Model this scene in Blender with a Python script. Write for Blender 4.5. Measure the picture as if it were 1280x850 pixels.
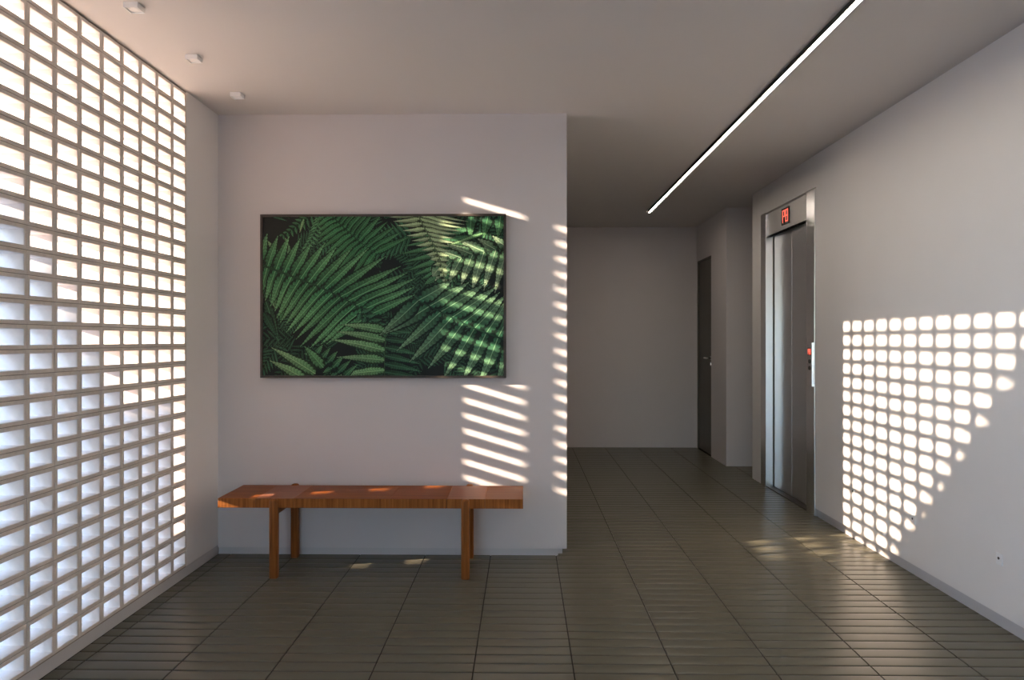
import bpy, bmesh, math, random
from mathutils import Vector
random.seed(7)
S = bpy.context.scene
C = S.collection
for o in list(bpy.data.objects):
    bpy.data.objects.remove(o, do_unlink=True)

# ------------------------------------------------------------------ camera, sky, sun, exposure
EYE = 1.31
cam = bpy.data.cameras.new('camera')
cam.sensor_width = 36.0
cam.lens = 25.0
cam.clip_start = 0.02
co = bpy.data.objects.new('camera', cam)
co.location = (0, 0, EYE)
co.rotation_euler = (math.radians(90), 0, math.radians(0.9))
C.objects.link(co)
S.camera = co

SUN_DIR = Vector((3.575, 1.0, -0.3015 * 3.575)).normalized()       # the way the light travels
SUN_STRENGTH = 19.0
SKY_STRENGTH = 0.92
w = bpy.data.worlds.new('sky')
S.world = w
w.use_nodes = True
nt = w.node_tree
sky = nt.nodes.new('ShaderNodeTexSky')
sky.sky_type = 'NISHITA'
sky.sun_disc = False
sky.sun_elevation = math.radians(16.2)
sky.sun_rotation = math.atan2(-SUN_DIR.x, -SUN_DIR.y)
sky.altitude = 0
sky.air_density = 1.0
sky.dust_density = 0.6
sky.ozone_density = 4.0
bg = nt.nodes['Background']
nt.links.new(sky.outputs[0], bg.inputs[0])
bg.inputs[1].default_value = SKY_STRENGTH

sl = bpy.data.lights.new('sun', 'SUN')
sl.energy = SUN_STRENGTH
sl.color = (1.0, 0.785, 0.60)
sl.angle = math.radians(0.68)
so = bpy.data.objects.new('sun', sl)
so.rotation_euler = SUN_DIR.to_track_quat('-Z', 'Y').to_euler()
so.location = (-8, -3, 6)
C.objects.link(so)

vs = S.view_settings
vs.view_transform = 'Standard'
vs.look = 'None'
vs.gamma = 1
vs.use_curve_mapping = False
vs.exposure = 0.72
S.cycles.diffuse_bounces = 8
S.cycles.max_bounces = 14

# ------------------------------------------------------------------ materials
def mat(name, col, rough=0.5, metal=0.0, noise=0.0, nscale=30.0, bump=0.0, bscale=200.0, emit=None, estr=0.0, spec=0.5, aniso=0.0):
    m = bpy.data.materials.new(name)
    m.use_nodes = True
    t = m.node_tree
    b = t.nodes['Principled BSDF']
    b.inputs['Base Color'].default_value = (*col, 1)
    b.inputs['Roughness'].default_value = rough
    b.inputs['Metallic'].default_value = metal
    b.inputs['Specular IOR Level'].default_value = spec
    if aniso:                                   # brushed level: highlights stretch up and down
        b.inputs['Anisotropic'].default_value = aniso
        cx = t.nodes.new('ShaderNodeCombineXYZ')
        cx.inputs[2].default_value = 1.0
        t.links.new(cx.outputs[0], b.inputs['Tangent'])
    tc = t.nodes.new('ShaderNodeTexCoord')
    if noise:
        n = t.nodes.new('ShaderNodeTexNoise')
        n.inputs['Scale'].default_value = nscale
        n.inputs['Detail'].default_value = 4
        t.links.new(tc.outputs['Object'], n.inputs['Vector'])
        r = t.nodes.new('ShaderNodeValToRGB')
        r.color_ramp.elements[0].position = 0.3
        r.color_ramp.elements[1].position = 0.7
        r.color_ramp.elements[0].color = (*[c * (1 - noise) for c in col], 1)
        r.color_ramp.elements[1].color = (*[min(1, c * (1 + noise)) for c in col], 1)
        t.links.new(n.outputs['Fac'], r.inputs['Fac'])
        t.links.new(r.outputs['Color'], b.inputs['Base Color'])
    if bump:
        n2 = t.nodes.new('ShaderNodeTexNoise')
        n2.inputs['Scale'].default_value = bscale
        n2.inputs['Detail'].default_value = 3
        t.links.new(tc.outputs['Object'], n2.inputs['Vector'])
        bp = t.nodes.new('ShaderNodeBump')
        bp.inputs['Strength'].default_value = bump
        bp.inputs['Distance'].default_value = 0.002
        t.links.new(n2.outputs['Fac'], bp.inputs['Height'])
        t.links.new(bp.outputs['Normal'], b.inputs['Normal'])
    if emit:
        b.inputs['Emission Color'].default_value = (*emit, 1)
        b.inputs['Emission Strength'].default_value = estr
    return m

def wood(name, dark, light, stretch, rough=0.35, spec=0.12):
    m = bpy.data.materials.new(name)
    m.use_nodes = True
    t = m.node_tree
    b = t.nodes['Principled BSDF']
    b.inputs['Roughness'].default_value = rough
    b.inputs['Specular IOR Level'].default_value = spec
    tc = t.nodes.new('ShaderNodeTexCoord')
    mp = t.nodes.new('ShaderNodeMapping')
    mp.inputs['Scale'].default_value = stretch
    t.links.new(tc.outputs['Object'], mp.inputs['Vector'])
    n = t.nodes.new('ShaderNodeTexNoise')
    n.inputs['Scale'].default_value = 1.0
    n.inputs['Detail'].default_value = 5
    n.inputs['Roughness'].default_value = 0.65
    t.links.new(mp.outputs['Vector'], n.inputs['Vector'])
    oi = t.nodes.new('ShaderNodeObjectInfo')
    r = t.nodes.new('ShaderNodeValToRGB')
    r.color_ramp.elements[0].position = 0.32
    r.color_ramp.elements[1].position = 0.68
    r.color_ramp.elements[0].color = (*dark, 1)
    r.color_ramp.elements[1].color = (*light, 1)
    t.links.new(n.outputs['Fac'], r.inputs['Fac'])
    t.links.new(r.outputs['Color'], b.inputs['Base Color'])
    return m

M = {}
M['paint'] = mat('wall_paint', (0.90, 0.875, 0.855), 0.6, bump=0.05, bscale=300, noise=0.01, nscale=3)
M['paint_shaded'] = mat('wall_paint_shaded', (0.735, 0.700, 0.700), 0.6, bump=0.05, bscale=300, noise=0.01, nscale=3)  # same wall paint darkened: shade of picture and hall walls put into colour
M['ceiling'] = mat('ceiling_paint', (0.74, 0.71, 0.695), 0.8)
M['plinth'] = mat('plinth_paint', (0.66, 0.64, 0.64), 0.5)
M['block'] = mat('block_ceramic', (0.83, 0.755, 0.695), 0.6, noise=0.04, nscale=40, bump=0.15, bscale=120)
M['mortar'] = mat('mortar', (0.36, 0.30, 0.26), 0.9)
M['tile'] = mat('floor_tile_glaze', (0.122, 0.115, 0.083), 0.29, noise=0.06, nscale=5, spec=0.3)
M['grout'] = mat('grout', (0.018, 0.016, 0.013), 0.9)
M['steel'] = mat('brushed_steel', (0.86, 0.86, 0.87), 0.22, 1.0, aniso=0.6)
M['steel_door'] = mat('brushed_steel_door', (0.74, 0.74, 0.76), 0.33, 1.0, aniso=0.5)
M['steel_head'] = mat('satin_steel', (0.84, 0.82, 0.80), 0.42, 0.75, aniso=0.5)
M['steel_dark'] = mat('dark_steel', (0.12, 0.11, 0.10), 0.45, 0.8)
M['black'] = mat('black_plastic', (0.012, 0.010, 0.010), 0.35)
M['red_led'] = mat('red_led', (0.5, 0.03, 0.02), 0.4, emit=(1.0, 0.17, 0.11), estr=0.85)
M['red_dim'] = mat('red_led_off', (0.16, 0.008, 0.006), 0.4, emit=(0.5, 0.01, 0.006), estr=0.25)
M['lamp'] = mat('lamp_diffuser', (0.9, 0.9, 0.88), 0.5, emit=(1.0, 0.87, 0.74), estr=26.0)
M['alu_dark'] = mat('dark_aluminium', (0.03, 0.027, 0.025), 0.5, 0.3)
M['white_plastic'] = mat('white_plastic', (0.93, 0.93, 0.93), 0.4)
M['frame'] = mat('picture_frame_walnut', (0.055, 0.042, 0.033), 0.45, noise=0.2, nscale=50)
M['door_paint'] = mat('door_grey', (0.135, 0.125, 0.105), 0.5)
M['chrome'] = mat('chrome', (0.8, 0.8, 0.8), 0.15, 1.0)
M['render'] = mat('blocker_render', (0.55, 0.52, 0.48), 0.9, noise=0.05, nscale=2)
M['roof'] = mat('blocker_roof', (0.30, 0.13, 0.08), 0.9, noise=0.1, nscale=4)
M['ground'] = mat('paving', (0.36, 0.34, 0.31), 0.9, noise=0.1, nscale=1.5)
M['wood_top'] = wood('rosewood_top', (0.165, 0.045, 0.009), (0.33, 0.100, 0.020), (1.6, 70, 20), 0.42)
M['wood_pale'] = wood('rosewood_pale', (0.23, 0.085, 0.045), (0.34, 0.135, 0.072), (1.6, 60, 20), 0.40)
M['wood_edge'] = wood('rosewood_edge', (0.19, 0.057, 0.012), (0.46, 0.170, 0.042), (95, 3, 2.5), 0.4)
M['wood_leg'] = wood('rosewood_leg', (0.18, 0.060, 0.015), (0.38, 0.137, 0.038), (90, 90, 3), 0.4)
# glass: thin sheet, part mirror, part clear
gm = bpy.data.materials.new('glass')
gm.use_nodes = True
t = gm.node_tree
t.nodes.remove(t.nodes['Principled BSDF'])
tr = t.nodes.new('ShaderNodeBsdfTransparent')
gl = t.nodes.new('ShaderNodeBsdfGlossy')
gl.inputs['Roughness'].default_value = 0.02
fr = t.nodes.new('ShaderNodeFresnel')
mx = t.nodes.new('ShaderNodeMixShader')
t.links.new(fr.outputs[0], mx.inputs[0])
t.links.new(tr.outputs[0], mx.inputs[1])
t.links.new(gl.outputs[0], mx.inputs[2])
t.links.new(mx.outputs[0], t.nodes['Material Output'].inputs['Surface'])
M['glass'] = gm
# printed picture: the ink colour is stored per point on the flat print
pm = bpy.data.materials.new('fern_print_ink')
pm.use_nodes = True
t = pm.node_tree
b = t.nodes['Principled BSDF']
b.inputs['Roughness'].default_value = 0.45
b.inputs['Specular IOR Level'].default_value = 0.3
at = t.nodes.new('ShaderNodeAttribute')
at.attribute_name = 'ink'
t.links.new(at.outputs['Color'], b.inputs['Base Color'])
M['print'] = pm

# ------------------------------------------------------------------ helpers
def obj(name, bm, m, parent=None, smooth=False, loc=None):
    me = bpy.data.meshes.new(name)
    bm.normal_update()
    bm.to_mesh(me)
    bm.free()
    for k in (m if isinstance(m, (list, tuple)) else [m]):
        me.materials.append(M[k])
    if smooth:
        for p in me.polygons:
            p.use_smooth = True
    o = bpy.data.objects.new(name, me)
    C.objects.link(o)
    if parent:
        o.parent = parent
    if loc:
        o.location = loc
    return o

def box(bm, x0, x1, y0, y1, z0, z1, bev=0.0, mi=0):
    tmp = bmesh.new()
    bmesh.ops.create_cube(tmp, size=1)
    for v in tmp.verts:
        v.co = Vector(((x0 + x1) / 2 + v.co.x * (x1 - x0), (y0 + y1) / 2 + v.co.y * (y1 - y0), (z0 + z1) / 2 + v.co.z * (z1 - z0)))
    if bev:
        bmesh.ops.bevel(tmp, geom=list(tmp.edges), offset=bev, segments=2, affect='EDGES', profile=0.5)
    vm = {v: bm.verts.new(v.co) for v in tmp.verts}
    for f in tmp.faces:
        nf = bm.faces.new([vm[v] for v in f.verts])
        nf.material_index = mi
    tmp.free()

def bx(*a, **k):
    bm = bmesh.new()
    box(bm, *a, **k)
    return bm

def boxes(lst):
    bm = bmesh.new()
    for a in lst:
        box(bm, *a)
    return bm

def thing(name, label, cat, loc=(0, 0, 0), group=None):
    o = bpy.data.objects.new(name, None)
    C.objects.link(o)
    o.location = loc
    o.empty_display_size = 0.1
    o['label'] = label
    o['category'] = cat
    if group:
        o['group'] = group
    return o

def struct(name, bm, m, label, cat, parent=None):
    o = obj(name, bm, m, parent)
    if parent is None:
        o['kind'] = 'structure'
        o['label'] = label
        o['category'] = cat
    return o

# ------------------------------------------------------------------ dimensions (metres)
H = 2.685                      # ceiling
XL, XR = -1.865, 2.170         # faces of left and right walls
YP = 4.318                     # face of the picture wall
YF = 8.69                      # far wall of the hall
XPE = 0.2645                    # free end of the picture wall
XH = 2.11                      # hall right wall
YB = -2.6                      # rear wall behind the viewer
BW, BH, BT = 0.158, 0.0936, 0.102
BY1, BZ0, NROW = 3.910, 0.058, 28

# ------------------------------------------------------------------ outside
struct('ground', bx(-60, 60, -60, 60, -0.35, -0.06), 'ground', 'pale paving outside the block wall', 'ground')

# unseen gable-shaped mass, added to block the sun along a diagonal shade line
hb = bmesh.new()
prof = [(-8.0, -0.06), (0.875, -0.06), (0.875, 3.70), (-3.3, 8.167), (-8.0, 3.14)]
f0 = [hb.verts.new((-10.9, y, z)) for y, z in prof]
f1 = [hb.verts.new((-18.0, y - 2.1, z)) for y, z in prof]
hb.faces.new(f0)
hb.faces.new(f1[::-1])
for i in range(len(prof)):
    j = (i + 1) % len(prof)
    hb.faces.new([f0[j], f0[i], f1[i], f1[j]])
bmesh.ops.recalc_face_normals(hb, faces=hb.faces)
struct('sun_blocker_1', hb, 'render', 'unseen gable-shaped sun blocker added beyond the block wall', 'sun blocker')
struct('sun_blocker_2', boxes([(-11.1, -10.9, 0.875, 1.262, -0.06, 3.70), (-11.1, -10.9, 1.262, 6.0, -0.06, 2.97)]), 'render',
       'unseen stepped sun blocker added beside the gable shape beyond the block wall', 'wall')  # unseen, stepped only to limit which low blocks let sun in

# ------------------------------------------------------------------ floor: ribbed tiles on a dark grout bed
floor = struct('floor', boxes([
    (XL - 0.1, XR + 0.3, YB - 0.1, 4.46, -0.06, -0.0032),
    (-3.3, 4.2, 4.46, YF + 0.1, -0.06, -0.0032)]), 'grout', 'ribbed glazed olive brown tile floor with dark joints', 'floor')
TW, TD = 0.398, 0.0798
PX = [(0.0018, -0.0035), (0.0022, -0.0018), (0.0050, -0.0006), (0.010, -0.0001), (0.022, 0.0003), (0.039, 0.0005), (0.056, 0.0003), (0.068, -0.0001), (0.0735, -0.0006), (0.0763, -0.0018), (0.0767, -0.0035)]
def tile_into(bm, x0, x1, y0, tilt=0.0):
    a, c = [], []
    for y, z in PX:
        zz = z + (y - 0.039) * tilt
        a.append(bm.verts.new((x0, y0 + y, zz)))
        c.append(bm.verts.new((x1, y0 + y, zz)))
    for i in range(len(PX) - 1):
        bm.faces.new([a[i], c[i], c[i + 1], a[i + 1]])
    bm.faces.new([bm.verts.new(v.co) for v in a])
    bm.faces.new([bm.verts.new(v.co) for v in c[::-1]])
def ranges(y):
    if y < YP - 0.0:
        lo, hi = XL, XR + 0.015
    elif y < 4.46:
        lo, hi = XL, XR + 0.015
    elif y < 6.768 - 0.02:
        lo, hi = -3.2, XR + 0.015
    elif y < 7.42:
        lo, hi = -3.2, 4.0
    else:
        lo, hi = -3.2, XH
    return lo, hi
cells = []
k0 = int(math.floor((YB - 4.079) / TD))
k1 = int(math.ceil((YF - 4.079) / TD))
for k in range(k0, k1):
    y0 = 4.079 + k * TD
    if y0 < YB:
        continue
    lo, hi = ranges(y0 + TD / 2)
    for i in range(-9, 11):
        xa = 0.2 + i * TW
        xb = xa + TW
        a, b_ = max(xa, lo), min(xb, hi)
        if b_ - a < 0.012:
            continue
        cells.append((y0, a, b_, i))
def proj(x, y):
    a = math.radians(0.9)
    d = -x * math.sin(a) + y * math.cos(a)
    if d < 0.3:
        return None
    return 640 + 889 * (x * math.cos(a) + y * math.sin(a)) / d, 425 + 889 * EYE / d
seen, rest = [], []
for c in cells:
    p = [q for q in (proj(c[1], c[0] + TD), proj(c[2], c[0] + TD), proj((c[1] + c[2]) / 2, c[0] + TD)) if q]
    vis = any(0 <= q[0] <= 1280 and q[1] < 849 for q in p)
    if c[0] > 4.25 and c[1] < 0.15:
        vis = False
    (seen if vis else rest).append(c)
seen.sort(key=lambda c: (c[0], c[1]))
rest += seen[298:]
seen = seen[:298]
tile_cache = {}
for (y0, a, b_, i) in seen:
    v = random.randrange(4)
    key = (round(a - (0.2 + i * TW), 3), round(b_ - a, 3), v)
    if key not in tile_cache:
        bm = bmesh.new()
        tile_into(bm, 0.0032, (b_ - a) - 0.0032, 0.0, (-0.0015, -0.0005, 0.0006, 0.0016)[v])
        me = bpy.data.meshes.new('floor_tile')
        bm.normal_update()
        bm.to_mesh(me)
        bm.free()
        me.materials.append(M['tile'])
        for p in me.polygons:
            p.use_smooth = len(p.vertices) == 4
        tile_cache[key] = me
    o = bpy.data.objects.new('floor_tile', tile_cache[key])
    o.location = (a, y0, 0)
    o.parent = floor
    C.objects.link(o)
bm = bmesh.new()
for (y0, a, b_, i) in rest:
    tile_into(bm, a + 0.0032, b_ - 0.0032, y0, random.choice((-0.0015, -0.0005, 0.0006, 0.0016)))
o = obj('tile_field', bm, 'tile', floor)
for p in o.data.polygons:
    p.use_smooth = len(p.vertices) == 4
o['kind'] = 'stuff'

# ------------------------------------------------------------------ ceiling
struct('ceiling', boxes([(XL - 0.12, 4.4, YB - 0.2, 4.35, H, H + 0.25), (-3.5, 4.4, 4.35, YF + 0.3, H, H + 0.25)]), 'ceiling', 'plain white plastered ceiling', 'ceiling')

# ------------------------------------------------------------------ left wall of hollow blocks
wl = struct('wall_left', boxes([
    (XL - 0.20, XL, BY1 + 0.002, YP + 0.13, 0.058, H),
    (XL - BT - 0.004, XL - 0.020, YB, BY1, BZ0 + NROW * BH, H),
    (XL - 0.20, XL, YB - 0.1, BY1 - 41 * BW, 0.06, H)]), 'paint',
    'left wall of pale hollow blocks letting sunlight through', 'wall')
struct('baseboard_left', bx(XL - 0.2, XL - 0.006, YB, YP + 0.1, -0.003, 0.058), 'plinth', 'pale low plinth under the block wall', 'baseboard')

def block_into(bm, oy=0.0, oz=0.0):
    g = 0.0011
    ox0, ox1, oz0, oz1 = g, BW - g, g, BH - g
    fx, fz = 0.0165, 0.0165
    c = 0.0016
    loops = []
    def loop(x, i0):
        y0, y1, z0, z1 = i0
        loops.append([bm.verts.new((x, oy + y, oz + z)) for y, z in ((y0, z0), (y1, z0), (y1, z1), (y0, z1))])
    def ins(d):
        return (ox0 + d, ox1 - d, oz0 + d, oz1 - d)
    inn = (fx, BW - fx, fz, BH - fz)
    def grow(d):
        return (inn[0] - d, inn[1] + d, inn[2] - d, inn[3] + d)
    loop(-BT, ins(0)); loop(-c, ins(0)); loop(0, ins(c)); loop(0, grow(c)); loop(-c * 1.6, inn); loop(-BT + c, inn); loop(-BT, grow(c))
    n = len(loops)
    for a in range(n):
        A, B = loops[a], loops[(a + 1) % n]
        for q in range(4):
            r = (q + 1) % 4
            bm.faces.new([A[q], A[r], B[r], B[q]])
bm = bmesh.new()
block_into(bm)
bmesh.ops.recalc_face_normals(bm, faces=bm.faces)
bme = bpy.data.meshes.new('block')
bm.to_mesh(bme)
bm.free()
bme.materials.append(M['block'])
for k in range(9):
    for r in range(NROW):
        o = bpy.data.objects.new('block', bme)
        o.location = (XL + random.uniform(-0.0007, 0.0007), BY1 - (k + 1) * BW, BZ0 + r * BH)
        o.parent = wl
        C.objects.link(o)
bm = bmesh.new()
for k in range(9, 41):
    for r in range(NROW):
        block_into(bm, BY1 - (k + 1) * BW, BZ0 + r * BH)
bmesh.ops.recalc_face_normals(bm, faces=bm.faces)
o = obj('block_field', bm, 'block', wl)
o.location = (XL, 0, 0)
o['kind'] = 'stuff'
bm = bmesh.new()
for k in range(0, 42):
    y = BY1 - k * BW
    box(bm, XL - BT + 0.004, XL - 0.003, y - 0.0045, y + 0.0045, BZ0, BZ0 + NROW * BH)
for r in range(0, NROW + 1):
    z = BZ0 + r * BH
    box(bm, XL - BT + 0.004, XL - 0.003, BY1 - 41 * BW, BY1, z - 0.0045, z + 0.0045)
obj('mortar', bm, 'mortar', wl)

# ------------------------------------------------------------------ the other walls
struct('wall_back', bx(XL, XPE, YP, YP + 0.13, 0.044, H), 'paint_shaded', 'white wall carrying the fern picture behind the bench', 'wall')
struct('baseboard_back', boxes([(XL, 0.212, YP + 0.010, YP + 0.05, -0.003, 0.044), (XL, 0.240, YP + 0.05, YP + 0.13, -0.003, 0.044)]), 'plinth',
       'recessed white plinth under the picture wall', 'baseboard')
struct('wall_far', bx(-3.3, XH + 0.3, YF, YF + 0.2, -0.05, H), 'paint_shaded', 'plain shaded wall closing the far end of the hall', 'wall')
struct('wall_hall_left', boxes([(-3.4, -3.2, 4.3, YF, -0.05, H), (-3.4, XL - 0.2, 4.3, 4.46, -0.05, H)]), 'paint_shaded', 'wall of the hall hidden behind the picture wall', 'wall')

EY0, EY1, ETOP = 5.306, 6.494, 2.432        # lift surround
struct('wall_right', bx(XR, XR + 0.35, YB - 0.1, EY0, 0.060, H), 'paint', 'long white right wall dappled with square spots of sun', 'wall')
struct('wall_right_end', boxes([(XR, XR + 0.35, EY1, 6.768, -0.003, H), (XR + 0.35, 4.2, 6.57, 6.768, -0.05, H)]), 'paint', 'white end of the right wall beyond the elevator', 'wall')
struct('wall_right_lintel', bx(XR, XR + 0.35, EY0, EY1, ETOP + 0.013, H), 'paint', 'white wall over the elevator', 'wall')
struct('wall_shaft', bx(XR + 0.165, XR + 0.35, EY0, EY1, -0.05, ETOP + 0.013), 'alu_dark', 'dark shaft wall behind the elevator doors', 'wall')
struct('baseboard_right', bx(XR + 0.017, XR + 0.3, YB, EY0, -0.003, 0.060), 'plinth', 'recessed pale plinth along the right wall', 'baseboard')
DY0, DY1, DTOP = 8.016, 8.665, 2.262       # hall door
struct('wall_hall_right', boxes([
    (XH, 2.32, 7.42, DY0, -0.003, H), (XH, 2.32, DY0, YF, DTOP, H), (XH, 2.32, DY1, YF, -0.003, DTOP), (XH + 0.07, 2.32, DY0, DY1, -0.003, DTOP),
    (2.32, 4.2, 7.42, 7.6, -0.003, H), (4.0, 4.2, 6.768, 7.42, -0.003, H)]), 'paint_shaded', 'white corner wall beside the grey hall door', 'wall')

# rear entrance behind the viewer: wall with a glazed opening
struct('wall_rear', boxes([(XL - 0.2, -1.40, YB - 0.2, YB, -0.05, H), (-0.30, XR + 0.35, YB - 0.2, YB, -0.05, H), (-1.40, -0.30, YB - 0.2, YB, 2.45, H)]), 'paint',
       'entrance wall behind the viewer', 'wall')
wi = struct('window_1', boxes([(-1.40, -0.30, YB - 0.12, YB - 0.06, 2.41, 2.45), (-1.40, -0.30, YB - 0.12, YB - 0.06, -0.003, 0.04),
                               (-1.40, -1.36, YB - 0.12, YB - 0.06, 0.04, 2.41), (-0.34, -0.30, YB - 0.12, YB - 0.06, 0.04, 2.41)]), 'alu_dark',
            'dark framed entrance glazing behind the viewer', 'window')
obj('pane', bx(-1.36, -0.34, YB - 0.093, YB - 0.087, 0.04, 2.41), 'glass', wi)

# ------------------------------------------------------------------ hall door
d = struct('door_1', bx(XH + 0.022, XH + 0.062, DY0 + 0.018, DY1 - 0.018, 0.004, DTOP - 0.018, bev=0.002), 'door_paint', 'grey flush door at the end of the hall', 'door')
obj('door_frame', boxes([(XH + 0.004, XH + 0.07, DY0, DY0 + 0.018, 0, DTOP), (XH + 0.004, XH + 0.07, DY1 - 0.018, DY1, 0, DTOP), (XH + 0.004, XH + 0.07, DY0 + 0.018, DY1 - 0.018, DTOP - 0.018, DTOP)]), 'door_paint', d)
bm = bmesh.new()
hy, hz = DY0 + 0.075, 1.105
from mathutils import Matrix
bmesh.ops.create_cone(bm, cap_ends=True, segments=20, radius1=0.024, radius2=0.024, depth=0.008, matrix=Matrix.Translation((XH + 0.018, hy, hz)) @ Matrix.Rotation(math.pi / 2, 4, 'Y'))
bmesh.ops.create_cone(bm, cap_ends=True, segments=14, radius1=0.010, radius2=0.010, depth=0.05, matrix=Matrix.Translation((XH - 0.008, hy, hz)) @ Matrix.Rotation(math.pi / 2, 4, 'Y'))
bmesh.ops.create_cone(bm, cap_ends=True, segments=14, radius1=0.011, radius2=0.009, depth=0.13, matrix=Matrix.Translation((XH - 0.03, hy + 0.055, hz)) @ Matrix.Rotation(-math.pi / 2, 4, 'X'))
h = obj('handle', bm, 'chrome', d)
h['label'] = 'chrome lever handle'
bm = bmesh.new()
bmesh.ops.create_cone(bm, cap_ends=True, segments=20, radius1=0.024, radius2=0.024, depth=0.008, matrix=Matrix.Translation((XH + 0.018, hy, hz - 0.065)) @ Matrix.Rotation(math.pi / 2, 4, 'Y'))
box(bm, XH + 0.008, XH + 0.014, hy - 0.004, hy + 0.004, hz - 0.078, hz - 0.056)
obj('keyhole_plate', bm, 'chrome', d)

# ------------------------------------------------------------------ lift
XE = 2.158                                  # face of the steel jambs
OY0, OY1, OTOP = 5.454, 6.366, 2.234
lift = thing('elevator', 'brushed steel elevator doorway with a red floor display above', 'elevator', (XE, (EY0 + EY1) / 2, 0))
def lob(name, bm, m, parent=None):
    p = parent or lift
    bmesh.ops.translate(bm, verts=bm.verts, vec=-Vector(lift.location))
    return obj(name, bm, m, p)
lob('jamb', bx(XE, XR + 0.155, EY0, OY0, 0, ETOP, bev=0.0025), 'steel')
lob('jamb', bx(XE, XR + 0.155, OY1, EY1, 0, ETOP + 0.012, bev=0.0025), 'steel')
head = lob('header', bx(XE + 0.020, XR + 0.155, OY0, OY1, OTOP, ETOP, bev=0.002), 'steel_head')
yc = 5.939
leaf1 = lob('door_leaf', bx(XE + 0.0735, XE + 0.1035, OY0 - 0.03, yc - 0.001, 0.012, OTOP + 0.03, bev=0.0015), 'steel_door')
leaf2 = lob('door_leaf', bx(XE + 0.072, XE + 0.102, yc + 0.001, OY1 + 0.03, 0.012, OTOP + 0.03, bev=0.0015), 'steel_door')
lob('sill', bx(XE + 0.012, XR + 0.15, OY0, OY1, -0.002, 0.008), 'steel_dark')
lob('door_track', bx(XE + 0.050, XE + 0.058, OY0, OY1, OTOP - 0.006, OTOP + 0.001), 'steel_dark')
lob('door_gap_dark', bx(XE + 0.066, XE + 0.0725, OY1 - 0.010, OY1 + 0.001, 0.010, OTOP), 'steel_dark')  # dark strip standing in for the shaded gap between leaf and jamb
# floor display reading P8
XD = XE + 0.020
dy0, dy1 = 5.850, 6.020                     # along the wall (near, far)
dz0, dz1 = 2.271, 2.407
disp = lob('floor_display', bx(XD - 0.006, XD + 0.004, dy0, dy1, dz0, dz1, bev=0.001), 'black')
disp['label'] = 'black display lit with red characters'
SEG = {'P': 'abefg', '8': 'abcdefg'}
def digit(bm, ch, yl, yr, z0, z1, x, th=0.011):
    zm = (z0 + z1) / 2
    # yl is the reader's left (far end), yr the right (near end)
    s = {'a': (yr, yl, z1 - th, z1), 'd': (yr, yl, z0, z0 + th), 'g': (yr, yl, zm - th / 2, zm + th / 2),
         'f': (yl - th, yl, zm, z1), 'e': (yl - th, yl, z0, zm), 'b': (yr, yr + th, zm, z1), 'c': (yr, yr + th, z0, zm)}
    for q in SEG[ch]:
        a = s[q]
        box(bm, x, x + 0.002, a[0], a[1], a[2], a[3])
bm = bmesh.new()
digit(bm, 'P', dy1 - 0.030, dy1 - 0.084, dz0 + 0.018, dz1 - 0.016, XD - 0.0078, 0.009)
digit(bm, '8', dy1 - 0.096, dy1 - 0.150, dz0 + 0.018, dz1 - 0.016, XD - 0.0078, 0.009)
lob('characters', bm, 'red_led', disp)
# call panel on the near jamb
cy0, cy1 = 5.330, 5.412
cp = lob('call_panel', bx(XE - 0.009, XE + 0.001, cy0, cy1, 0.962, 1.292, bev=0.0015), 'steel')
obj_b = lob('call_display', bx(XE - 0.0102, XE - 0.008, cy0 + 0.010, cy1 - 0.008, 1.195, 1.250), 'black', cp)
bm = bmesh.new()
digit(bm, 'P', cy1 - 0.014, cy1 - 0.036, 1.202, 1.243, XE - 0.0118, 0.006)
digit(bm, '8', cy1 - 0.042, cy1 - 0.064, 1.202, 1.243, XE - 0.0118, 0.006)
lob('call_characters', bm, 'red_led', cp)
for z in (1.150, 1.100):
    bm = bmesh.new()
    bmesh.ops.create_cone(bm, cap_ends=True, segments=20, radius1=0.017, radius2=0.015, depth=0.006, matrix=Matrix.Translation((XE - 0.0105, (cy0 + cy1) / 2, z)) @ Matrix.Rotation(-math.pi / 2, 4, 'Y'))
    lob('call_button', bm, 'steel_dark', cp)

# ------------------------------------------------------------------ ceiling lights
ll = thing('linear_light', 'long thin white linear ceiling light with black edge', 'light', (1.337, 3.2, H))
def local(bm, t):
    bmesh.ops.translate(bm, verts=bm.verts, vec=-Vector(t.location))
    return bm
obj('profile', local(boxes([(1.324, 1.329, -1.6, 7.59, H - 0.021, H), (1.352, 1.355, -1.6, 7.59, H - 0.021, H), (1.329, 1.352, -1.6, 7.59, H - 0.008, H)]), ll), 'alu_dark', ll)
obj('diffuser', local(bx(1.329, 1.352, -1.595, 7.588, H - 0.0195, H - 0.008), ll), 'lamp', ll)

names = ['nearest of the three small white square ceiling spotlights', 'middle one of the three small white square ceiling spotlights', 'farthest of the three small white ceiling spotlights, nearest the picture wall']
for i, y in enumerate((2.895, 3.425, 3.948)):
    t = thing('ceiling_spotlight', names[i], 'spotlight', (-1.597, y, H), 'small white spotlights on the ceiling')
    bm = bmesh.new()
    a = 0.029
    for q in ((-a, a, -a, -a + 0.003), (-a, a, a - 0.003, a), (-a, -a + 0.003, -a + 0.003, a - 0.003), (a - 0.003, a, -a + 0.003, a - 0.003), (-a + 0.003, a - 0.003, -a + 0.003, a - 0.003)):
        box(bm, q[0], q[1], q[2], q[3], -0.022 if q is not None and (q[1] - q[0] < 0.01 or q[3] - q[2] < 0.01) else -0.016, 0)
    obj('housing', bm, 'white_plastic', t)
    bm = bmesh.new()
    bmesh.ops.create_cone(bm, cap_ends=True, segments=24, radius1=0.019, radius2=0.022, depth=0.003, matrix=Matrix.Translation((0, 0, -0.0175)))
    obj('lens', bm, 'white_plastic', t)

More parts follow.
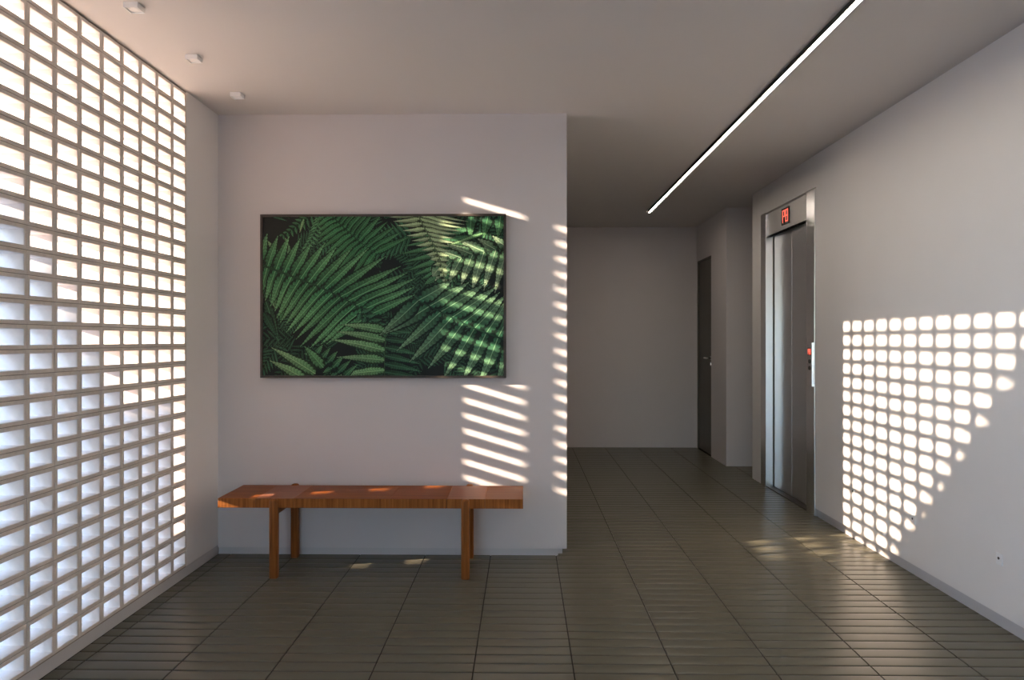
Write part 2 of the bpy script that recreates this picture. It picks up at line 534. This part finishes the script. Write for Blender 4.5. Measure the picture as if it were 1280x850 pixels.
# ------------------------------------------------------------------ wall sockets
sn = ['small white wall socket nearest the viewer, right of the sun spots', 'small white wall socket at the lower edge of the sun spots, middle of three', 'small white wall socket among the sun spots, farthest of three']
for i, y in enumerate((3.271, 3.988, 4.706)):
    t = thing('wall_socket', sn[i], 'socket', (XR, y, 0.313), 'small sockets low on the right wall')
    obj('cover_plate', bx(-0.006, 0.0, -0.02, 0.02, -0.027, 0.027, bev=0.002), 'white_plastic', t)
    bm = bmesh.new()
    bmesh.ops.create_cone(bm, cap_ends=True, segments=16, radius1=0.006, radius2=0.006, depth=0.003, matrix=Matrix.Translation((-0.0065, 0, 0.004)) @ Matrix.Rotation(math.pi / 2, 4, 'Y'))
    obj('jack', bm, 'steel_dark', t)

# ------------------------------------------------------------------ bench
BX0, BX1, BYF, BYB, BZ, BTH = -1.687, 0.0, 3.900, 4.262, 0.436, 0.052
bench = thing('bench', 'long low rosewood bench with four slim legs below the fern picture', 'bench', ((BX0 + BX1) / 2, (BYF + BYB) / 2, 0))
def bl(name, bm, m, smooth=False):
    return obj(name, local(bm, bench), m, bench, smooth)
segs = [(BX0, -1.477, 0), (-1.477, -1.267, 1), (-1.267, -0.735, 0), (-0.735, -0.42, 0), (-0.42, -0.21, 1), (-0.21, BX1, 0)]
for a, b_, pale in segs:
    bm = bx(a + 0.0004, b_ - 0.0004, BYF, BYB, BZ - BTH, BZ, bev=0.0012)
    for f in bm.faces:
        f.material_index = 0 if f.normal.z > 0.7 else 1
    bm.normal_update()
    for f in bm.faces:
        f.material_index = 0 if f.normal.z > 0.7 else 1
    o = bl('seat_plank', bm, ['wood_pale' if pale else 'wood_top', 'wood_edge'])
    if pale:
        o['label'] = 'paler pinkish plank'
def leg(x0, x1, y0, y1, ztop):
    bm = bmesh.new()
    cx, cy, rx, ry = (x0 + x1) / 2, (y0 + y1) / 2, (x1 - x0) / 2, (y1 - y0) / 2
    n = 24
    rings = [(0.0, 0.94), (0.004, 1.0), (ztop - 0.018, 1.0), (ztop - 0.010, 0.95), (ztop - 0.004, 0.8), (ztop, 0.5)]
    vr = []
    for z, s in rings:
        r = []
        for k in range(n):
            a = 2 * math.pi * k / n
            ca, sa = math.cos(a), math.sin(a)
            e = 0.5
            r.append(bm.verts.new((cx + rx * s * math.copysign(abs(ca) ** e, ca), cy + ry * s * math.copysign(abs(sa) ** e, sa), z)))
        vr.append(r)
    for A, B in zip(vr, vr[1:]):
        for k in range(n):
            bm.faces.new([A[k], A[(k + 1) % n], B[(k + 1) % n], B[k]])
    bm.faces.new(vr[0][::-1])
    bm.faces.new(vr[-1])
    return bm
for (x0, x1) in ((-1.396, -1.350), (-0.340, -0.294)):
    bl('leg', leg(x0, x1, 3.876, 3.922, 0.437), 'wood_leg', True)
    bl('leg', leg(x0 - 0.004, x1 - 0.004, 4.250, 4.296, 0.4425), 'wood_leg', True)
    bl('crossbar', bx(x0 + 0.006, x1 - 0.006, 3.915, 4.255, BZ - BTH - 0.038, BZ - BTH, bev=0.004), 'wood_leg')

# ------------------------------------------------------------------ framed fern picture
PXA, PXB, PZA, PZB = -1.591, -0.103, 1.081, 2.070
FD = 0.042
pic = thing('framed_picture', 'large framed print of green fern fronds on the white wall', 'picture', ((PXA + PXB) / 2, YP, (PZA + PZB) / 2))
y0, y1 = YP - FD, YP
fw = 0.014
rails = [(PXA, PXB, PZA, PZA + fw), (PXA, PXB, PZB - fw, PZB), (PXA, PXA + fw, PZA + fw, PZB - fw), (PXB - fw, PXB, PZA + fw, PZB - fw)]
for a in rails:
    obj('frame_rail', local(bx(a[0], a[1], y0, y1, a[2], a[3], bev=0.0012), pic), 'frame', pic)
obj('backing', local(bx(PXA + 0.002, PXB - 0.002, y0 + 0.014, y1, PZA + 0.002, PZB - 0.002), pic), 'frame', pic)

UW, UH = PXB - PXA, PZB - PZA
PV, PF, PC = [], [], []
layer = [0]
def pt(cx, cy):
    u = (cx - 55) / 1088.0
    v = 1 - (cy - 64) / 726.0
    return (PXA + u * UW, PZA + v * UH)
CX0, CX1, CY0, CY1 = 66, 1132, 74, 780
def clip(poly, cols):
    # Sutherland-Hodgman against the picture edges, carrying colours
    for ax, lim, sgn in ((0, CX0, 1), (0, CX1, -1), (1, CY0, 1), (1, CY1, -1)):
        np_, nc = [], []
        for i in range(len(poly)):
            p, q, a, c = poly[i], poly[(i + 1) % len(poly)], cols[i], cols[(i + 1) % len(poly)]
            pi, qi = (p[ax] - lim) * sgn >= 0, (q[ax] - lim) * sgn >= 0
            if pi:
                np_.append(p)
                nc.append(a)
            if pi != qi:
                tt = (lim - p[ax]) / (q[ax] - p[ax])
                np_.append((p[0] + (q[0] - p[0]) * tt, p[1] + (q[1] - p[1]) * tt))
                nc.append(tuple(a[k] + (c[k] - a[k]) * tt for k in range(3)))
        poly, cols = np_, nc
        if len(poly) < 3:
            return None, None
    return poly, cols
def face(poly, cols):
    cols = [(c[0] * 0.84, c[1] * 0.78, c[2] * 0.86) for c in cols]
    poly, cols = clip(poly, cols)
    if not poly:
        return
    s = len(PV)
    for p, c in zip(poly, cols):
        x, z = pt(*p)
        PV.append((x, z, layer[0]))
        PC.append(c)
    PF.append(list(range(s, s + len(poly))))
rg = random.Random(11)
def mul(c, k):
    return tuple(max(0.0, x * k) for x in c)
def lerp(a, b, t):
    return tuple(x + (y - x) * t for x, y in zip(a, b))
def pinna(bx_, by_, vx, vy, w, base, tip, n=None, bend=0.0, mid=True):
    """one serrated leaflet from (bx_,by_) along (vx,vy): paired lobes and a pale midrib"""
    L = math.hypot(vx, vy)
    if L < 6:
        return
    layer[0] += 1
    n = n or max(6, int(L / max(8, w * 0.62)))
    ux, uy = vx / L, vy / L
    nx, ny = -uy, ux
    def mp(s):
        b = bend * L * (s * s)
        return (bx_ + vx * s + nx * b, by_ + vy * s + ny * b)
    under = []
    for side in (1, -1):
        q = []
        for k in range(0, 9):
            s = k / 8 * 1.02
            p = mp(s)
            hw = w * 1.32 * max(0.03, (1 - min(1, s) ** 1.7)) * min(1.0, 0.55 + s * 3)
            q.append((p[0] + nx * side * hw + ux * 0.3 * hw, p[1] + ny * side * hw + uy * 0.3 * hw))
        under += q if side > 0 else q[::-1]
    face(under, [mul(base, 0.13)] * len(under))
    layer[0] += 1
    for side in (1, -1):
        for k in range(n):
            s0, s1 = k / n, (k + 0.86) / n
            pr = max(0.05, (1 - ((s0 + s1) / 2) ** 1.7)) * min(1.0, 0.55 + s0 * 3)
            hw = w * pr * rg.uniform(0.92, 1.08)
            a, b = mp(s0), mp(s1)
            f = 0.42 * hw
            oa = (a[0] + nx * side * hw + ux * f, a[1] + ny * side * hw + uy * f)
            ob = (b[0] + nx * side * hw * 0.72 + ux * f * 1.25, b[1] + ny * side * hw * 0.72 + uy * f * 1.25)
            om = ((oa[0] + ob[0]) / 2 + nx * side * hw * 0.16, (oa[1] + ob[1]) / 2 + ny * side * hw * 0.16)
            sm = (s0 + s1) / 2
            c = lerp(base, tip, sm ** 1.3)
            j = rg.uniform(0.85, 1.15)
            sh = 1.12 if side > 0 else 0.78
            face([a, oa, om, ob, b], [mul(c, 0.75 * j * sh), mul(c, 0.5 * j * sh), mul(c, 1.15 * j * sh), mul(c, 1.45 * j * sh), mul(c, 1.1 * j * sh)])
    if mid:
        layer[0] += 1
        t0, t1, t2 = mp(0), mp(0.5), mp(1)
        r = max(0.7, w * 0.055)
        lc = lerp(base, tip, 0.7)
        face([(t0[0] + nx * r, t0[1] + ny * r), (t1[0] + nx * r, t1[1] + ny * r), t2, (t1[0] - nx * r, t1[1] - ny * r), (t0[0] - nx * r, t0[1] - ny * r)], [mul(lc, 1.5)] * 5)
def along(path, t):
    d = [0]
    for p, q in zip(path, path[1:]):
        d.append(d[-1] + math.hypot(q[0] - p[0], q[1] - p[1]))
    s = t * d[-1]
    for i in range(len(path) - 1):
        if s <= d[i + 1] or i == len(path) - 2:
            k = (s - d[i]) / max(1e-6, d[i + 1] - d[i])
            return (path[i][0] + (path[i + 1][0] - path[i][0]) * k, path[i][1] + (path[i + 1][1] - path[i][1]) * k)
def vec_at(keys, t):
    if t <= keys[0][0]:
        return keys[0][1:]
    for a, b in zip(keys, keys[1:]):
        if t <= b[0]:
            k = (t - a[0]) / (b[0] - a[0])
            return (a[1] + (b[1] - a[1]) * k, a[2] + (b[2] - a[2]) * k)
    return keys[-1][1:]
def frond(path, sides, n, w, base, tip, bend=0.06, rib=3.0, order=1):
    for keys, sgn in sides:
        ts = [keys[0][0] + (keys[-1][0] - keys[0][0]) * k / (n - 1) for k in range(n)]
        for t in (ts if order > 0 else ts[::-1]):
            p = along(path, t)
            v = vec_at(keys, t)
            j = rg.uniform(0.94, 1.06)
            k = rg.uniform(0.85, 1.15)
            pinna(p[0], p[1], v[0] * j, v[1] * j, w * rg.uniform(0.9, 1.1), mul(base, k), mul(tip, k), bend=bend * sgn)
    layer[0] += 1
    L, R = [], []
    for i, p in enumerate(path):
        q = path[min(i + 1, len(path) - 1)]
        o_ = path[max(i - 1, 0)]
        dx, dy = q[0] - o_[0], q[1] - o_[1]
        l = math.hypot(dx, dy)
        r = rib * (1 - 0.6 * i / len(path)) / 2
        L.append((p[0] - dy / l * r, p[1] + dx / l * r))
        R.append((p[0] + dy / l * r, p[1] - dx / l * r))
    for i in range(len(path) - 1):
        face([L[i], L[i + 1], R[i + 1], R[i]], [mul(base, 0.35)] * 4)

# ground of the print: deep shade, then many dim fronds
face([(CX0, CY0), (CX1, CY0), (CX1, CY1), (CX0, CY1)], [(0.010, 0.016, 0.012)] * 4)
DK, DT = (0.020, 0.080, 0.036), (0.052, 0.165, 0.078)
for i in range(90):
    x, y = rg.uniform(40, 1150), rg.uniform(60, 800)
    if 590 < x < 760 and 230 < y < 360 or 860 < x < 960 and 300 < y < 420:
        continue
    a = rg.uniform(0, 6.28)
    L = rg.uniform(120, 230)
    ex, ey = math.cos(a), math.sin(a)
    pth = [(x, y), (x + ex * L * 0.5, y + ey * L * 0.5), (x + ex * L, y + ey * L)]
    s1 = [(0.0, (ex - ey) * 50, (ey + ex) * 50), (1.0, (ex * 1.2 - ey) * 14, (ey * 1.2 + ex) * 14)]
    s2 = [(0.0, (ex + ey) * 50, (ey - ex) * 50), (1.0, (ex * 1.2 + ey) * 14, (ey * 1.2 - ex) * 14)]
    k = rg.uniform(0.6, 1.3)
    frond(pth, [(s1, 1), (s2, -1)], 10, 8, mul(DK, k), mul(DT, k), rib=2)
D1, D2 = (0.026, 0.125, 0.055), (0.075, 0.250, 0.105)
G1, G2 = (0.038, 0.205, 0.068), (0.140, 0.380, 0.140)
L1, L2 = (0.095, 0.290, 0.105), (0.300, 0.520, 0.230)
Y1, Y2 = (0.380, 0.580, 0.260), (0.560, 0.760, 0.420)
# top left strays
frond([(300, 60), (240, 95), (190, 135), (140, 165)], [([(0.0, -50, -10), (0.9, -16, 4)], 1), ([(0.0, 10, 55), (0.9, 4, 22)], -1)], 9, 8, D1, L1)
frond([(330, 70), (300, 140), (262, 200), (235, 262)], [([(0.0, -40, 26), (0.95, -12, 14)], 1), ([(0.0, 40, 28), (0.95, 8, 16)], -1)], 13, 8, D2, G2)
frond([(420, 170), (350, 200), (300, 250)], [([(0.0, -20, -50), (1, -20, -8)], 1), ([(0.0, 10, 50), (1, -8, 22)], -1)], 10, 8, D1, D2)
pinna(180, 250, -14, -82, 16, D2, L2)
pinna(145, 262, -66, -90, 15, D2, L2)
pinna(248, 85, -18, 60, 8, G2, Y1)
# left lower edge leaves
pinna(112, 395, 0, 130, 20, G1, L2)
pinna(160, 420, -16, 125, 18, G1, L1)
pinna(80, 450, 60, 190, 22, DK, D2)
pinna(70, 500, 60, 110, 20, DK, D1)
# mid dark frond at the top, right of the light pair
frond([(720, 150), (640, 190), (560, 210), (520, 260)], [([(0.0, -60, -60), (1, -20, -90)], 1), ([(0.0, -30, 90), (1, -50, 60)], -1)], 12, 12, D1, D2)
# top centre-left frond
frond([(360, 60), (430, 128), (500, 190), (565, 235)], [([(0.0, 70, -40), (0.3, 95, -110), (0.6, 85, -130), (1.0, 150, -80)], 1),
      ([(0.0, -60, 30), (0.35, -120, 66), (0.7, -130, 112), (1.0, -90, 130)], -1)], 13, 15, G1, L1, rib=4)
# big left frond
frond([(50, 284), (150, 322), (260, 364), (340, 396), (430, 440), (545, 508)],
      [([(0.0, 30, -130), (0.2, 62, -150), (0.42, 120, -165), (0.58, 196, -190), (0.72, 282, -150), (0.86, 268, -130), (1.0, 200, -96)], 1),
       ([(0.0, -24, 120), (0.25, -70, 150), (0.5, -150, 178), (0.7, -206, 186), (0.85, -212, 190), (1.0, -190, 120)], -1)], 15, 23, (0.034, 0.190, 0.066), (0.190, 0.490, 0.190), bend=0.03, rib=9)
# left pointing fan upper right
frond([(905, 150), (890, 220), (862, 290), (835, 345)], [([(0.0, -190, 10), (0.3, -215, 20), (0.6, -150, 40), (1.0, -50, 26)], -1), ([(0.0, 90, -30), (0.5, 120, 0), (1, 60, 60)], 1)], 8, 15, D2, L1)
# far right top: chunky dark sprigs
for x, dx in ((990, -6), (1065, -20), (1120, -14)):
    pinna(x, 66, dx, 105, 24, D1, G2, n=7)
# pale frond right
frond([(1150, 215), (1060, 228), (960, 252), (850, 300)], [([(0.0, -70, -50), (0.4, -110, -40), (0.8, -110, -34), (1.0, -40, 14)], 1),
      ([(0.0, -66, 190), (0.35, -60, 160), (0.6, -60, 120), (0.85, -70, 70), (1.0, -34, 40)], -1)], 7, 24, (0.100, 0.270, 0.120), (0.42, 0.60, 0.34))
pinna(1040, 150, -170, 60, 8, G2, L2, n=20)
# light drooping frond at top
frond([(742, 40), (775, 110), (818, 190), (850, 262), (876, 362)], [([(0.0, 225, 80), (0.25, 150, 44), (0.5, 70, 22), (0.8, 24, 14), (0.97, 6, 12)], -1),
      ([(0.0, -118, 30), (0.2, -112, 20), (0.45, -72, 20), (0.7, -34, 10), (0.97, -6, 12)], 1)], 15, 10, Y1, Y2, rib=6, bend=0.1)
# bottom centre
frond([(612, 545), (609, 640), (606, 700), (607, 800)], [([(0.0, 120, -10), (0.5, 160, 30), (1.0, 190, 20)], 1)], 8, 16, DK, D2)
frond([(500, 500), (560, 545), (620, 580)], [([(0.0, -10, 40), (1, -20, 40)], 1), ([(0.0, 50, -14), (1, 50, 20)], -1)], 6, 12, D1, D2)
frond([(612, 560), (609, 640), (606, 700), (607, 800)], [([(0.08, -198, -40), (0.35, -232, -62), (0.55, -205, -56), (0.75, -226, 12), (0.92, -190, 14), (1.0, -120, 4)], -1)], 6, 20, G2, (0.290, 0.540, 0.250), rib=4, bend=0.07)
# bottom left leaves
frond([(420, 790), (350, 720), (300, 690)], [([(0.0, 60, -60), (1, 30, -50)], 1), ([(0.0, -40, 40), (1, -50, -10)], -1)], 6, 14, D1, G2)
pinna(335, 745, -84, -96, 24, L1, G2, n=9)
pinna(300, 772, -190, -126, 24, G2, L2, bend=-0.05)
pinna(262, 800, -160, -96, 24, G2, L2, bend=-0.06)
# lower right big frond
frond([(1160, 630), (1080, 600), (990, 565), (890, 515), (755, 448)],
      [([(0.0, 60, -140), (0.2, 90, -150), (0.4, 150, -140), (0.6, 190, -120), (0.8, 200, -110), (1.0, 150, -80)], 1),
       ([(0.0, -50, 200), (0.25, -96, 216), (0.45, -140, 222), (0.6, -176, 210), (0.75, -190, 186), (0.88, -200, 130), (1.0, -160, 158)], -1)], 9, 29, (0.030, 0.160, 0.068), (0.250, 0.480, 0.240), rib=9, bend=-0.05)

mesh = bpy.data.meshes.new('fern_print')
dy = 0.0000015
yb = y0 + 0.0138
ctr = pic.location
mesh.from_pydata([(x - ctr.x, yb - l * dy - ctr.y, z - ctr.z) for x, z, l in PV], [], PF)
at_ = mesh.attributes.new('ink', 'FLOAT_COLOR', 'POINT')
flat = []
for c in PC:
    flat += [c[0], c[1], c[2], 1.0]
at_.data.foreach_set('color', flat)
mesh.materials.append(M['print'])
mesh.update()
fp = bpy.data.objects.new('fern_print', mesh)
C.objects.link(fp)
fp.parent = pic
print('print layers', layer[0], 'faces', len(PF))
